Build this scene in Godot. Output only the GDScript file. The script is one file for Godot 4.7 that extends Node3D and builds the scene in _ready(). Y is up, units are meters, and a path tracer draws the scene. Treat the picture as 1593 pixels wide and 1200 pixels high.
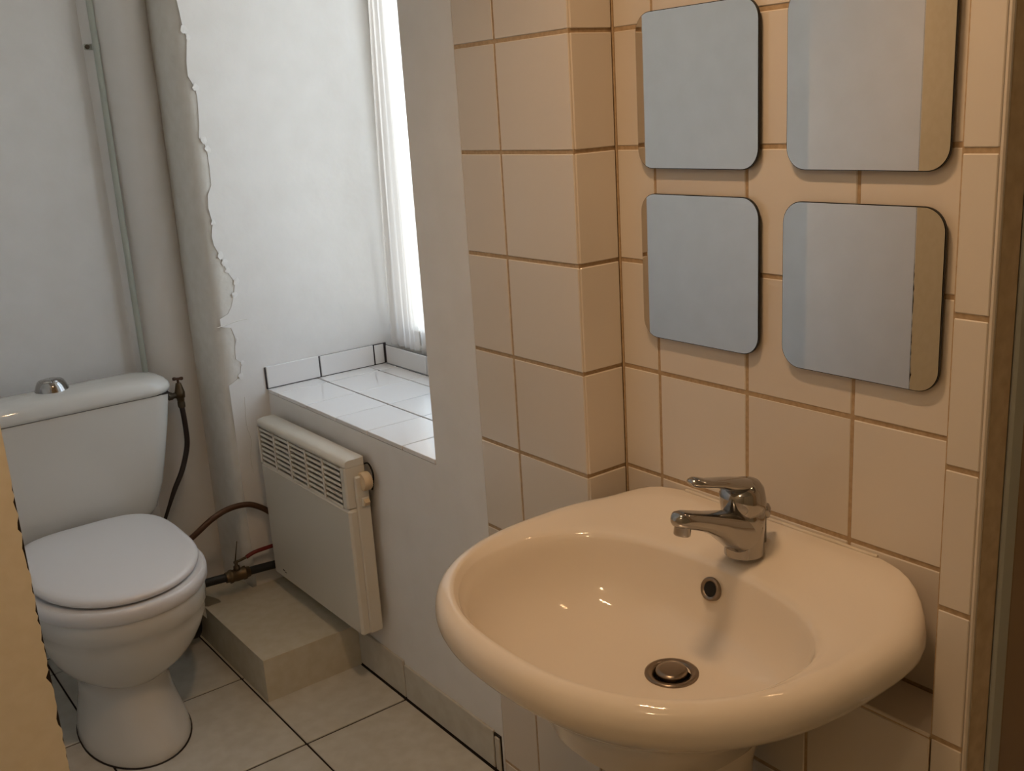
extends Node3D
# A small toilet room with a washbasin niche. Metres, y up, floor at 0, the camera stands over (0, 0).
# -z runs along the window wall towards the toilet, +x runs into the window wall.

const XA := 1.2255      # face of the tiled niche with the mirrors
const XB := 1.130       # face of the window wall, the tiled pillar and the tiled strip
const EYE := 1.459      # height of the camera
const ROW0 := 0.803     # height of one horizontal joint of the wall tiles
const ROW := 0.1917     # pitch of the rows
const ZW := -2.97       # wall behind the toilet
const ZR := -2.74       # wall beside the window
const WIN_Z0 := -2.74
const WIN_Z1 := -1.845
const SILL := 0.709
const CEIL := 2.45

var M := {}
var taken := {}
var rng := RandomNumberGenerator.new()

# ------------------------------------------------------------------ helpers
func numbered(called: String) -> String:
	if not taken.has(called):
		taken[called] = 0
		return called
	taken[called] += 1
	return "%s_%03d" % [called, taken[called]]

func thing(called: String, label: String, category: String, at := Vector3.ZERO, group := "") -> Node3D:
	var o := Node3D.new()
	o.name = numbered(called)
	add_child(o, true)
	o.position = at
	o.set_meta("label", label)
	o.set_meta("category", category)
	if group != "":
		o.set_meta("group", group)
	return o

func tag(o: Node3D, label: String, category: String, group := "") -> Node3D:
	o.set_meta("label", label)
	o.set_meta("category", category)
	if group != "":
		o.set_meta("group", group)
	return o

func structure(called: String, label: String, st: SurfaceTool, mat: Material) -> MeshInstance3D:
	var o := obj(called, st, mat, self)
	o.set_meta("kind", "structure")
	o.set_meta("label", label)
	o.set_meta("category", "structure")
	return o

func mb() -> SurfaceTool:
	var st := SurfaceTool.new()
	st.begin(Mesh.PRIMITIVE_TRIANGLES)
	return st

func obj(called: String, st: SurfaceTool, mat: Material, parent: Node3D) -> MeshInstance3D:
	st.generate_normals()
	return inst(called, st.commit(), mat, parent)

func inst(called: String, mesh: Mesh, mat: Material, parent: Node3D) -> MeshInstance3D:
	var o := MeshInstance3D.new()
	o.mesh = mesh
	o.material_override = mat
	o.name = numbered(called) if parent == self else called
	parent.add_child(o, true)
	return o

func flat(st: SurfaceTool) -> void:
	st.set_smooth_group(-1)

func smooth(st: SurfaceTool, g := 0) -> void:
	st.set_smooth_group(g)

func tri(st: SurfaceTool, a: Vector3, b: Vector3, c: Vector3) -> void:
	st.add_vertex(a)
	st.add_vertex(b)
	st.add_vertex(c)

func quad(st: SurfaceTool, a: Vector3, b: Vector3, c: Vector3, d: Vector3) -> void:
	tri(st, a, b, c)
	tri(st, a, c, d)

# faces given counter-clockwise from outside are turned to clockwise here
func face(st: SurfaceTool, p: Array, outward: Vector3) -> void:
	var n: Vector3 = (p[1] - p[0]).cross(p[2] - p[0])
	if n.dot(outward) > 0:
		p.reverse()
	for i in range(1, p.size() - 1):
		tri(st, p[0], p[i], p[i + 1])

# box between two corners with chamfered edges
func box(st: SurfaceTool, a: Vector3, b: Vector3, ch := 0.0) -> void:
	flat(st)
	var lo := Vector3(min(a.x, b.x), min(a.y, b.y), min(a.z, b.z))
	var hi := Vector3(max(a.x, b.x), max(a.y, b.y), max(a.z, b.z))
	var c := (lo + hi) / 2.0
	var h := (hi - lo) / 2.0
	ch = min(ch, min(h.x, min(h.y, h.z)) * 0.9)
	for ax in 3:
		var u := (ax + 1) % 3
		var v := (ax + 2) % 3
		for s in [-1.0, 1.0]:
			var p := []
			for k in [[-1, -1], [1, -1], [1, 1], [-1, 1]]:
				var q := Vector3.ZERO
				q[ax] = s * h[ax]
				q[u] = k[0] * (h[u] - ch)
				q[v] = k[1] * (h[v] - ch)
				p.append(c + q)
			var n := Vector3.ZERO
			n[ax] = s
			face(st, p, n)
	if ch <= 0.0:
		return
	for ax in 3:
		var u := (ax + 1) % 3
		var v := (ax + 2) % 3
		for su in [-1.0, 1.0]:
			for sv in [-1.0, 1.0]:
				var p := []
				for k in [[-1, 0], [1, 0], [1, 1], [-1, 1]]:
					var q := Vector3.ZERO
					q[ax] = k[0] * (h[ax] - ch)
					q[u] = su * (h[u] - (0.0 if k[1] == 0 else ch))
					q[v] = sv * (h[v] - (ch if k[1] == 0 else 0.0))
					p.append(c + q)
				var n := Vector3.ZERO
				n[u] = su
				n[v] = sv
				face(st, p, n)
	for sx in [-1.0, 1.0]:
		for sy in [-1.0, 1.0]:
			for sz in [-1.0, 1.0]:
				face(st, [c + Vector3(sx * h.x, sy * (h.y - ch), sz * (h.z - ch)), c + Vector3(sx * (h.x - ch), sy * h.y, sz * (h.z - ch)), c + Vector3(sx * (h.x - ch), sy * (h.y - ch), sz * h.z)], Vector3(sx, sy, sz))

func box_mesh(size: Vector3, ch: float) -> Mesh:
	var st := mb()
	box(st, -size / 2.0, size / 2.0, ch)
	st.generate_normals()
	return st.commit()

# skin over a row of rings with the same number of points
func loft(st: SurfaceTool, rings: Array, closed := true, cap_first := false, cap_last := false, group := 0) -> void:
	smooth(st, group)
	var n: int = rings[0].size()
	var last: int = n if closed else n - 1
	for r in rings.size() - 1:
		for i in last:
			var j := (i + 1) % n
			quad(st, rings[r][i], rings[r][j], rings[r + 1][j], rings[r + 1][i])
	if cap_first:
		fan(st, rings[0], true, group + 1)
	if cap_last:
		fan(st, rings[rings.size() - 1], false, group + 2)

func fan(st: SurfaceTool, ring: Array, rev: bool, group: int) -> void:
	smooth(st, group)
	var c := Vector3.ZERO
	for p in ring:
		c += p
	c /= ring.size()
	for i in ring.size():
		var j := (i + 1) % ring.size()
		if rev:
			tri(st, c, ring[j], ring[i])
		else:
			tri(st, c, ring[i], ring[j])

# lathe round an axis: profile of [along, radius]
func lathe(st: SurfaceTool, at: Vector3, axis: Vector3, prof: Array, n := 28, ridge := 0.0, group := 0) -> void:
	axis = axis.normalized()
	var u := axis.cross(Vector3(0.3, 0.1, 0.95)).normalized()
	if abs(axis.dot(Vector3(0.3, 0.1, 0.95).normalized())) > 0.95:
		u = axis.cross(Vector3.RIGHT).normalized()
	var v := axis.cross(u)
	var rings := []
	for p in prof:
		var ring := []
		for i in n:
			var a := -TAU * i / n
			var rad: float = p[1] + (ridge if i % 2 == 0 else 0.0)
			ring.append(at + axis * p[0] + (u * cos(a) + v * sin(a)) * rad)
		rings.append(ring)
	loft(st, rings, true, true, true, group)

# tube along points, radius may vary
func tube(st: SurfaceTool, pts: Array, rad, n := 14, fine := 6, group := 0) -> void:
	var cv := Curve3D.new()
	for i in pts.size():
		var t := Vector3.ZERO
		if i > 0 and i < pts.size() - 1:
			t = (pts[i + 1] - pts[i - 1]) / 6.0
		cv.add_point(pts[i], -t, t)
	var path := []
	var rads := []
	for i in pts.size() - 1:
		for k in fine:
			var f := float(k) / fine
			path.append(cv.sample(i, f))
			rads.append(lerp(float(rad[i]), float(rad[i + 1]), f) if rad is Array else float(rad))
	path.append(pts[pts.size() - 1])
	rads.append(float(rad[pts.size() - 1]) if rad is Array else float(rad))
	var rings := []
	var up := Vector3(0.13, 0.2, 0.97).normalized()
	for i in path.size():
		var d: Vector3
		if i == 0:
			d = path[1] - path[0]
		elif i == path.size() - 1:
			d = path[i] - path[i - 1]
		else:
			d = path[i + 1] - path[i - 1]
		d = d.normalized()
		var u := (up - d * up.dot(d)).normalized()
		up = u
		var v := d.cross(u)
		var ring := []
		for k in n:
			var a := -TAU * k / n
			ring.append(path[i] + (u * cos(a) + v * sin(a)) * rads[i])
		rings.append(ring)
	loft(st, rings, true, true, true, group)

# flat outline (x, y of the plane spanned by u and v at o) pushed out along w
func slab(st: SurfaceTool, o: Vector3, u: Vector3, v: Vector3, w: Vector3, poly: PackedVector2Array, round_edge := 0.0) -> void:
	flat(st)
	var idx := Geometry2D.triangulate_polygon(poly)
	for i in range(0, idx.size(), 3):
		var p := []
		var q := []
		for k in 3:
			var a: Vector2 = poly[idx[i + k]]
			p.append(o + u * a.x + v * a.y)
			q.append(o + u * a.x + v * a.y + w)
		face(st, p, -w)
		face(st, q, w)
	var area := 0.0
	for i in poly.size():
		var a := poly[i]
		var b := poly[(i + 1) % poly.size()]
		area += a.cross(b)
	for i in poly.size():
		var a := poly[i]
		var b := poly[(i + 1) % poly.size()]
		var e := b - a
		var out: Vector2 = Vector2(e.y, -e.x) * signf(area)
		face(st, [o + u * a.x + v * a.y, o + u * b.x + v * b.y, o + u * b.x + v * b.y + w, o + u * a.x + v * a.y + w], u * out.x + v * out.y)

func rounded_rect(w: float, h: float, r: float, n := 8) -> PackedVector2Array:
	var p := PackedVector2Array()
	for k in 4:
		var c := Vector2((w / 2 - r) * (1 if k in [0, 3] else -1), (h / 2 - r) * (1 if k < 2 else -1))
		for i in n + 1:
			var a := PI / 2 * (k + float(i) / n)
			p.append(c + Vector2(cos(a), sin(a)) * r)
	return p

func mat(called: String, c: Color, rough := 0.6, metal := 0.0, spec := 0.5) -> StandardMaterial3D:
	var m := StandardMaterial3D.new()
	m.albedo_color = c
	m.roughness = rough
	m.metallic = metal
	m.metallic_specular = spec
	M[called] = m
	return m

func noise_tex(seed_: int, freq: float, lo: Color, hi: Color, size := 512, oct := 4) -> NoiseTexture2D:
	var n := FastNoiseLite.new()
	n.seed = seed_
	n.frequency = freq
	n.fractal_octaves = oct
	var t := NoiseTexture2D.new()
	t.width = size
	t.height = size
	t.seamless = true
	t.noise = n
	var g := Gradient.new()
	g.set_color(0, lo)
	g.set_color(1, hi)
	t.color_ramp = g
	return t

func bump_tex(seed_: int, freq: float, strength: float, oct := 4) -> NoiseTexture2D:
	var n := FastNoiseLite.new()
	n.seed = seed_
	n.frequency = freq
	n.fractal_octaves = oct
	var t := NoiseTexture2D.new()
	t.width = 512
	t.height = 512
	t.seamless = true
	t.noise = n
	t.as_normal_map = true
	t.bump_strength = strength
	return t

func world_uv(m: StandardMaterial3D, per_metre: float) -> void:
	m.uv1_triplanar = true
	m.uv1_world_triplanar = true
	m.uv1_scale = Vector3.ONE * per_metre

func materials() -> void:
	var m: StandardMaterial3D
	m = mat("paint", Color(0.90, 0.895, 0.885), 0.55)
	m.albedo_texture = noise_tex(3, 0.012, Color(0.975, 0.973, 0.968), Color(1, 1, 1))
	m.normal_enabled = true
	m.normal_texture = bump_tex(5, 0.03, 1.2)
	m.normal_scale = 0.2
	world_uv(m, 1.3)
	m = mat("old_plaster", Color(0.885, 0.88, 0.86), 0.8)
	m.albedo_texture = noise_tex(8, 0.02, Color(0.95, 0.945, 0.93), Color(1, 1, 1))
	m.normal_enabled = true
	m.normal_texture = bump_tex(9, 0.03, 2.0)
	m.normal_scale = 0.5
	world_uv(m, 1.6)
	m = mat("beige_paint", Color(0.92, 0.895, 0.83), 0.6)
	m.albedo_texture = noise_tex(13, 0.03, Color(0.965, 0.96, 0.94), Color(1, 1, 1))
	world_uv(m, 2.0)
	m = mat("tan_plaster", Color(0.86, 0.78, 0.66), 0.8)
	m.albedo_texture = noise_tex(14, 0.03, Color(0.9, 0.88, 0.85), Color(1, 1, 1))
	world_uv(m, 2.0)
	mat("chipped", Color(0.12, 0.08, 0.055), 0.9)
	for k in 3:
		m = mat("tile%d" % k, [Color(0.84, 0.80, 0.745), Color(0.83, 0.79, 0.735), Color(0.845, 0.81, 0.76)][k], 0.16)
		m.normal_enabled = true
		m.normal_texture = bump_tex(21 + k, 0.008, 1.0, 2)
		m.normal_scale = 0.12
		world_uv(m, 2.0)
	mat("tile_edge", Color(0.80, 0.70, 0.56), 0.3)
	m = mat("grout", Color(0.74, 0.64, 0.51), 0.9)
	m.albedo_texture = noise_tex(31, 0.06, Color(0.85, 0.83, 0.8), Color(1, 1, 1))
	world_uv(m, 3.0)
	for k in 3:
		m = mat("floor_tile%d" % k, [Color(0.80, 0.785, 0.74), Color(0.785, 0.77, 0.725), Color(0.81, 0.79, 0.745)][k], 0.32)
		m.albedo_texture = noise_tex(41 + k, 0.02, Color(0.93, 0.92, 0.9), Color(1, 1, 1))
		world_uv(m, 1.7)
	m = mat("dark_grout", Color(0.13, 0.095, 0.07), 0.95)
	for k in 2:
		mat("sill_tile%d" % k, [Color(0.90, 0.895, 0.89), Color(0.885, 0.88, 0.875)][k], 0.1)
	mat("sill_grout", Color(0.22, 0.20, 0.21), 0.95)
	m = mat("step_paint", Color(0.80, 0.775, 0.71), 0.6)
	m.albedo_texture = noise_tex(51, 0.02, Color(0.95, 0.94, 0.90), Color(1, 1, 1))
	world_uv(m, 2.2)
	m = mat("ceramic", Color(0.84, 0.83, 0.80), 0.07)
	m = mat("basin_ceramic", Color(0.90, 0.86, 0.80), 0.06)
	mat("seat_plastic", Color(0.86, 0.855, 0.85), 0.28)
	mat("chrome", Color(0.66, 0.65, 0.64), 0.10, 1.0)
	mat("worn_chrome", Color(0.55, 0.50, 0.45), 0.28, 1.0)
	mat("brass", Color(0.40, 0.34, 0.26), 0.45, 0.8)
	mat("dull_brass", Color(0.33, 0.29, 0.23), 0.55, 0.7)
	mat("copper", Color(0.33, 0.23, 0.17), 0.5, 0.4)
	mat("hose", Color(0.15, 0.10, 0.085), 0.5)
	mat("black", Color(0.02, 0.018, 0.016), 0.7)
	mat("dark_pipe", Color(0.10, 0.11, 0.12), 0.6)
	mat("pipe_paint", Color(0.68, 0.70, 0.66), 0.4)
	mat("enamel", Color(0.82, 0.80, 0.75), 0.38)
	mat("print_ink", Color(0.12, 0.11, 0.10), 0.7)
	mat("sheet_metal", Color(0.52, 0.51, 0.49), 0.5, 0.6)
	mat("knob_plastic", Color(0.85, 0.76, 0.62), 0.45)
	mat("red_plastic", Color(0.42, 0.08, 0.07), 0.5)
	mat("blue_plastic", Color(0.10, 0.14, 0.45), 0.4)
	mat("mirror", Color(0.875, 0.865, 0.85), 0.015, 1.0)
	mat("mirror_edge", Color(0.05, 0.05, 0.045), 0.4)
	mat("white_wood", Color(0.87, 0.85, 0.82), 0.45)
	m = mat("sheer", Color(0.93, 0.90, 0.87, 0.52), 0.9)
	m.transparency = BaseMaterial3D.TRANSPARENCY_ALPHA
	m.backlight_enabled = true
	m.backlight = Color(0.95, 0.94, 0.93)
	m.cull_mode = BaseMaterial3D.CULL_DISABLED
	m = mat("glass", Color(0.95, 0.98, 0.97, 0.08), 0.02)
	m.transparency = BaseMaterial3D.TRANSPARENCY_ALPHA
	m = mat("door_frame", Color(0.72, 0.73, 0.70), 0.5)
	m = mat("door_leaf", Color(0.62, 0.52, 0.42), 0.55)
	mat("silicone", Color(0.86, 0.82, 0.75), 0.4)
	mat("dirty_silicone", Color(0.13, 0.095, 0.07), 0.7)
	m = mat("bulb", Color(1, 0.9, 0.75), 0.3)
	m.emission_enabled = true
	m.emission = Color(1.0, 0.78, 0.50)
	m.emission_energy_multiplier = 12.0
	m = mat("globe", Color(1, 0.95, 0.88), 0.4)
	m.emission_enabled = true
	m.emission = Color(1.0, 0.84, 0.62)
	m.emission_energy_multiplier = 1.5

func _ready() -> void:
	rng.seed = 77
	# camera
	var cam := Camera3D.new()
	cam.name = "camera"
	cam.fov = rad_to_deg(2.0 * atan(600.0 / 1591.5))
	cam.near = 0.02
	cam.transform = Transform3D(Basis(Vector3(0.795026, -0.060736, 0.603527), Vector3(0.206399, 0.962689, -0.175010), Vector3(-0.570379, 0.263705, 0.777899)), Vector3(0, EYE, 0))
	add_child(cam)
	cam.current = true
	# daylight: an overcast sky, seen and let in through the window only
	var sm := ProceduralSkyMaterial.new()
	sm.sky_top_color = Color(0.82, 0.91, 1.0)
	sm.sky_horizon_color = Color(0.89, 0.945, 1.0)
	sm.ground_horizon_color = Color(0.90, 0.91, 0.90)
	sm.ground_bottom_color = Color(0.80, 0.80, 0.78)
	sm.sky_energy_multiplier = 1.75
	sm.ground_energy_multiplier = 2.4
	var sky := Sky.new()
	sky.sky_material = sm
	var env := Environment.new()
	env.background_mode = Environment.BG_SKY
	env.sky = sky
	env.tonemap_mode = Environment.TONE_MAPPER_LINEAR
	env.tonemap_exposure = 1.0
	env.sdfgi_enabled = true
	env.ssao_enabled = true
	env.ssil_enabled = true
	var we := WorldEnvironment.new()
	we.name = "environment"
	we.environment = env
	add_child(we)

	materials()
	ceiling_lamp()
	shell()
	window()
	wall_tiles()
	floor_tiles()
	toilet()
	basin()
	faucet()
	mirrors()
	heater()
	plumbing()

func ceiling_lamp() -> void:
	var at := Vector3(0.64, CEIL, -0.93)
	var t := thing("ceiling_spotlight", "white ceiling lamp with a bar of small warm bulbs over washbasin", "lamp", at)
	var st := mb()
	box(st, Vector3(-0.04, -0.03, -0.15), Vector3(0.04, -0.001, 0.15), 0.006)
	obj("bar", st, M.white_wood, t)
	for k in 3:
		var z := -0.09 + 0.09 * k
		st = mb()
		lathe(st, Vector3(0, -0.03, z), Vector3.DOWN, [[0, 0.02], [0.03, 0.02], [0.06, 0.032], [0.085, 0.036]], 20)
		obj("lamp_holder", st, M.white_wood, t)
		st = mb()
		lathe(st, Vector3(0, -0.116, z), Vector3.DOWN, [[0, 0.012], [0.006, 0.024], [0.016, 0.026], [0.024, 0.018], [0.028, 0.005]], 16)
		obj("bulb", st, M.bulb, t)
		var l := SpotLight3D.new()
		l.name = "lamp_light"
		t.add_child(l, true)
		l.position = Vector3(0, -0.16, z)
		l.rotation_degrees = Vector3(-90, 0, 0)
		l.light_color = Color(1.0, 0.82, 0.64)
		l.light_energy = 0.222
		l.spot_angle = 62.0
		l.spot_angle_attenuation = 0.8
		l.spot_range = 8.0
		l.spot_attenuation = 2.0
		l.light_size = 0.03
		l.shadow_enabled = true

	# second lamp, over the place where the viewer stands
	var p := Vector3(-0.30, CEIL, -0.30)
	var t2 := thing("ceiling_globe", "small frosted globe lamp on the ceiling of the washing area", "lamp", p)
	var s2 := mb()
	lathe(s2, Vector3(0, -0.001, 0), Vector3.DOWN, [[0, 0.05], [0.02, 0.05], [0.024, 0.04]], 24)
	obj("base", s2, M.white_wood, t2)
	s2 = mb()
	lathe(s2, Vector3(0, -0.026, 0), Vector3.DOWN, [[0, 0.035], [0.012, 0.05], [0.03, 0.06], [0.05, 0.062], [0.07, 0.055], [0.085, 0.038], [0.093, 0.012]], 24)
	obj("globe", s2, M.globe, t2)
	var o := OmniLight3D.new()
	o.name = "lamp_light"
	t2.add_child(o, true)
	o.position = Vector3(0, -0.19, 0)
	o.light_color = Color(1.0, 0.85, 0.68)
	o.light_energy = 0.18
	o.omni_range = 8.0
	o.omni_attenuation = 2.0
	o.light_size = 0.06
	o.shadow_enabled = true

func shell() -> void:
	var st := mb()
	box(st, Vector3(-1.1, -0.15, -3.2), Vector3(1.75, -0.0032, 1.4))
	structure("floor", "white tiled floor with dark joints", st, M.dark_grout)
	st = mb()
	box(st, Vector3(-1.1, CEIL, -3.2), Vector3(1.75, CEIL + 0.12, 1.4))
	structure("ceiling", "white painted ceiling", st, M.paint)
	# wall behind the toilet
	st = mb()
	box(st, Vector3(-0.1, 0, ZW), Vector3(1.0, CEIL, ZW - 0.15))
	var far := structure("wall_far", "white painted wall behind the toilet", st, M.paint)
	# rounded casing of a pipe in the corner of the recess
	st = mb()
	var rings := []
	for k in 11:
		var y := CEIL * k / 10.0
		var a: float = lerp(0.045, 0.125, clamp((y - 0.3) / 1.9, 0.0, 1.0))
		var ring := []
		for i in 25:
			var f := i / 24.0
			var x: float = lerp(0.828, 1.004, f)
			var s := pow(sin(PI * clamp(f * 0.80 + 0.0, 0.0, 1.0)), 1.2)
			var z: float = ZW - 0.004 + a * s * (1.0 + 0.02 * sin(y * 9.0 + 2.0))
			ring.append(Vector3(x, y, z))
		rings.append(ring)
	loft(st, rings, false)
	obj("pipe_casing", st, M.paint, far)
	# pier between toilet recess and window; bare plaster under flaking paint
	st = mb()
	box(st, Vector3(1.05, 0, ZR - 0.0015), Vector3(1.75, CEIL, ZR - 0.42))
	box(st, Vector3(1.002, 0, ZR - 0.06), Vector3(1.05, CEIL, ZR - 0.42))
	var bend := []
	for yy in [0.0, CEIL]:
		var row := []
		for q in [[0.994, -2.98], [0.9945, -2.90], [0.996, -2.82], [0.998, -2.79], [1.002, -2.772], [1.008, -2.7585], [1.016, -2.7495], [1.026, -2.7440], [1.038, -2.7420], [1.052, -2.7415]]:
			row.append(Vector3(q[0], yy, q[1]))
		bend.append(row)
	loft(st, bend, false)
	var pier := structure("wall_pier", "wall corner beside the window with flaking white paint", st, M.old_plaster)
	var edge := [[0.003, 2.45], [0.004, 1.80], [0.010, 1.755], [0.016, 1.70], [0.024, 1.68], [0.012, 1.62], [0.010, 1.585], [0.028, 1.555], [0.032, 1.53], [0.026, 1.46], [0.018, 1.425], [0.030, 1.42], [0.040, 1.395], [0.041, 1.35], [0.039, 1.30], [0.022, 1.275], [0.018, 1.24], [0.025, 1.20], [0.016, 1.165], [0.019, 1.14], [0.034, 1.11], [0.044, 1.09], [0.052, 1.065], [0.076, 1.03], [0.066, 0.995], [0.052, 0.965], [0.036, 0.945], [0.004, 0.935], [0.004, 0.912], [0.040, 0.905], [0.052, 0.87], [0.044, 0.845], [0.042, 0.815], [0.060, 0.80], [0.050, 0.762], [0.030, 0.752], [0.004, 0.742], [0.003, 0.40], [0.004, 0.0]]
	var poly := PackedVector2Array()
	for e in edge:
		poly.append(Vector2(1.013 + e[0] * 0.80, e[1]))
	poly.append(Vector2(1.68, 0.0))
	poly.append(Vector2(1.68, CEIL))
	st = mb()
	slab(st, Vector3(0, 0, ZR - 0.0020), Vector3.RIGHT, Vector3.UP, Vector3(0, 0, 0.0020), poly)
	obj("paint_layer", st, M.paint, pier)
	# curled flakes on the edge of the paint
	var fr := RandomNumberGenerator.new()
	fr.seed = 4
	for k in [3, 4, 7, 11, 12, 17, 20, 21, 22, 23, 24, 30, 33, 34]:
		var e: Array = edge[k]
		var c := Vector3(1.013 + e[0] * 0.80 + 0.003, e[1], ZR + 0.0006)
		var s := fr.randf_range(0.006, 0.012)
		st = mb()
		flat(st)
		var pts := []
		for i in 6:
			var a := TAU * i / 6.0 + fr.randf_range(-0.3, 0.3)
			var q := Vector3(cos(a) * s * fr.randf_range(0.6, 1.1), sin(a) * s * fr.randf_range(0.7, 1.3), 0)
			q.z = 0.0004 + max(0.0, -q.x) * fr.randf_range(0.1, 0.35)
			pts.append(c + q)
		for i in 6:
			face(st, [c + Vector3(0, 0, 0.0015), pts[i], pts[(i + 1) % 6]], Vector3.BACK)
			face(st, [c + Vector3(0, 0, 0.0005), pts[i] - Vector3(0, 0, 0.001), pts[(i + 1) % 6] - Vector3(0, 0, 0.001)], Vector3.FORWARD)
		obj("paint_flake", st, M.paint, pier)
	# fine cracks: raised lips of the paint
	for line in [[Vector2(1.004, 0.912), Vector2(1.03, 0.915), Vector2(1.075, 0.922), Vector2(1.095, 0.921)], [Vector2(1.058, 0.70), Vector2(1.052, 0.62), Vector2(1.060, 0.57), Vector2(1.05, 0.52), Vector2(1.053, 0.47)]]:
		st = mb()
		var pts := []
		for q in line:
			pts.append(Vector3(q.x, q.y, ZR))
		tube(st, pts, 0.0011, 6, 3)
		obj("paint_crack", st, M.old_plaster, pier)
	# left wall of the toilet room, never in direct view but in the mirrors
	st = mb()
	box(st, Vector3(-0.1, 0, ZW), Vector3(0.05, CEIL, -1.683))
	structure("wall_left", "white painted left wall of the toilet room", st, M.paint)
	# wall end in the foreground: white jamb, beige face with a chipped edge
	st = mb()
	box(st, Vector3(-1.1, 0, -1.683), Vector3(0.2095, CEIL, -1.372))
	var jamb := structure("wall_partition", "beige wall end with chipped corner, white on its inner side", st, M.paint)
	st = mb()
	box(st, Vector3(0.15, 0, -1.3722), Vector3(0.2100, CEIL, -1.3712))
	obj("old_paint", st, M.chipped, jamb)
	poly = PackedVector2Array()
	poly.append(Vector2(-1.0, 0.0))
	var cr := RandomNumberGenerator.new()
	cr.seed = 12
	var y := 0.0
	while y < CEIL:
		var inset := 0.0003
		if y > 0.66 and y < 1.03:
			inset = cr.randf_range(-0.0008, 0.0030)
			if cr.randf() < 0.30:
				inset += cr.randf_range(0.001, 0.0040)
			inset = max(inset, 0.0)
		elif y > 0.35 and y < 1.3 and cr.randf() < 0.12:
			inset = cr.randf_range(0.0, 0.0015)
		poly.append(Vector2(0.2104 - inset, y))
		y += cr.randf_range(0.006, 0.011) if y > 0.35 and y < 1.3 else 0.12
	poly.append(Vector2(0.2104, CEIL))
	poly.append(Vector2(-1.0, CEIL))
	st = mb()
	slab(st, Vector3(0, 0, -1.3714), Vector3.RIGHT, Vector3.UP, Vector3(0, 0, 0.0014), poly)
	obj("beige_paint", st, M.beige_paint, jamb)
	# the room round the camera
	st = mb()
	box(st, Vector3(-1.1, 0, -1.372), Vector3(-0.95, CEIL, 1.4))
	structure("wall_camera_side", "beige painted wall of the washing area", st, M.beige_paint)
	st = mb()
	box(st, Vector3(-1.1, 0, 1.25), Vector3(1.75, CEIL, 1.4))
	structure("wall_near", "beige painted wall behind the viewer", st, M.beige_paint)
	# window wall, painted
	st = mb()
	box(st, Vector3(XB, 0, ZR), Vector3(1.68, SILL - 0.012, WIN_Z1))
	box(st, Vector3(XB, 0, WIN_Z1), Vector3(1.68, CEIL, -1.658))
	box(st, Vector3(XB, 2.30, ZR), Vector3(1.68, CEIL, WIN_Z1))
	structure("wall_window", "white painted wall round the window", st, M.paint)
	# strip beside the niche, its end plastered tan, a door beside it
	st = mb()
	box(st, Vector3(XB + 0.0075, 0, -0.643), Vector3(1.182, CEIL, -0.5965), 0.002)
	box(st, Vector3(1.182, 0, -0.643), Vector3(1.75, CEIL, -0.60))
	var strip := structure("wall_strip", "narrow tiled wall end beside the niche", st, M.tan_plaster)
	strip.set_meta("label", "tan plastered wall end beside the narrow tile strip")
	st = mb()
	box(st, Vector3(1.184, 0, -0.60), Vector3(1.214, 2.06, -0.592), 0.003)
	box(st, Vector3(1.214, 2.03, -0.60), Vector3(1.75, 2.06, -0.592), 0.003)
	structure("trim_3", "grey painted door frame beside the tiled wall end", st, M.door_frame)
	st = mb()
	box(st, Vector3(1.216, 0.005, -0.5995), Vector3(1.75, 2.028, -0.594), 0.002)
	structure("door_1", "brown door beside the tiled wall end", st, M.door_leaf)
	st = mb()
	box(st, Vector3(1.75, 0, -0.60), Vector3(1.85, CEIL, 1.4))
	structure("wall_right", "beige painted wall on the right of the washing area", st, M.beige_paint)

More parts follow.
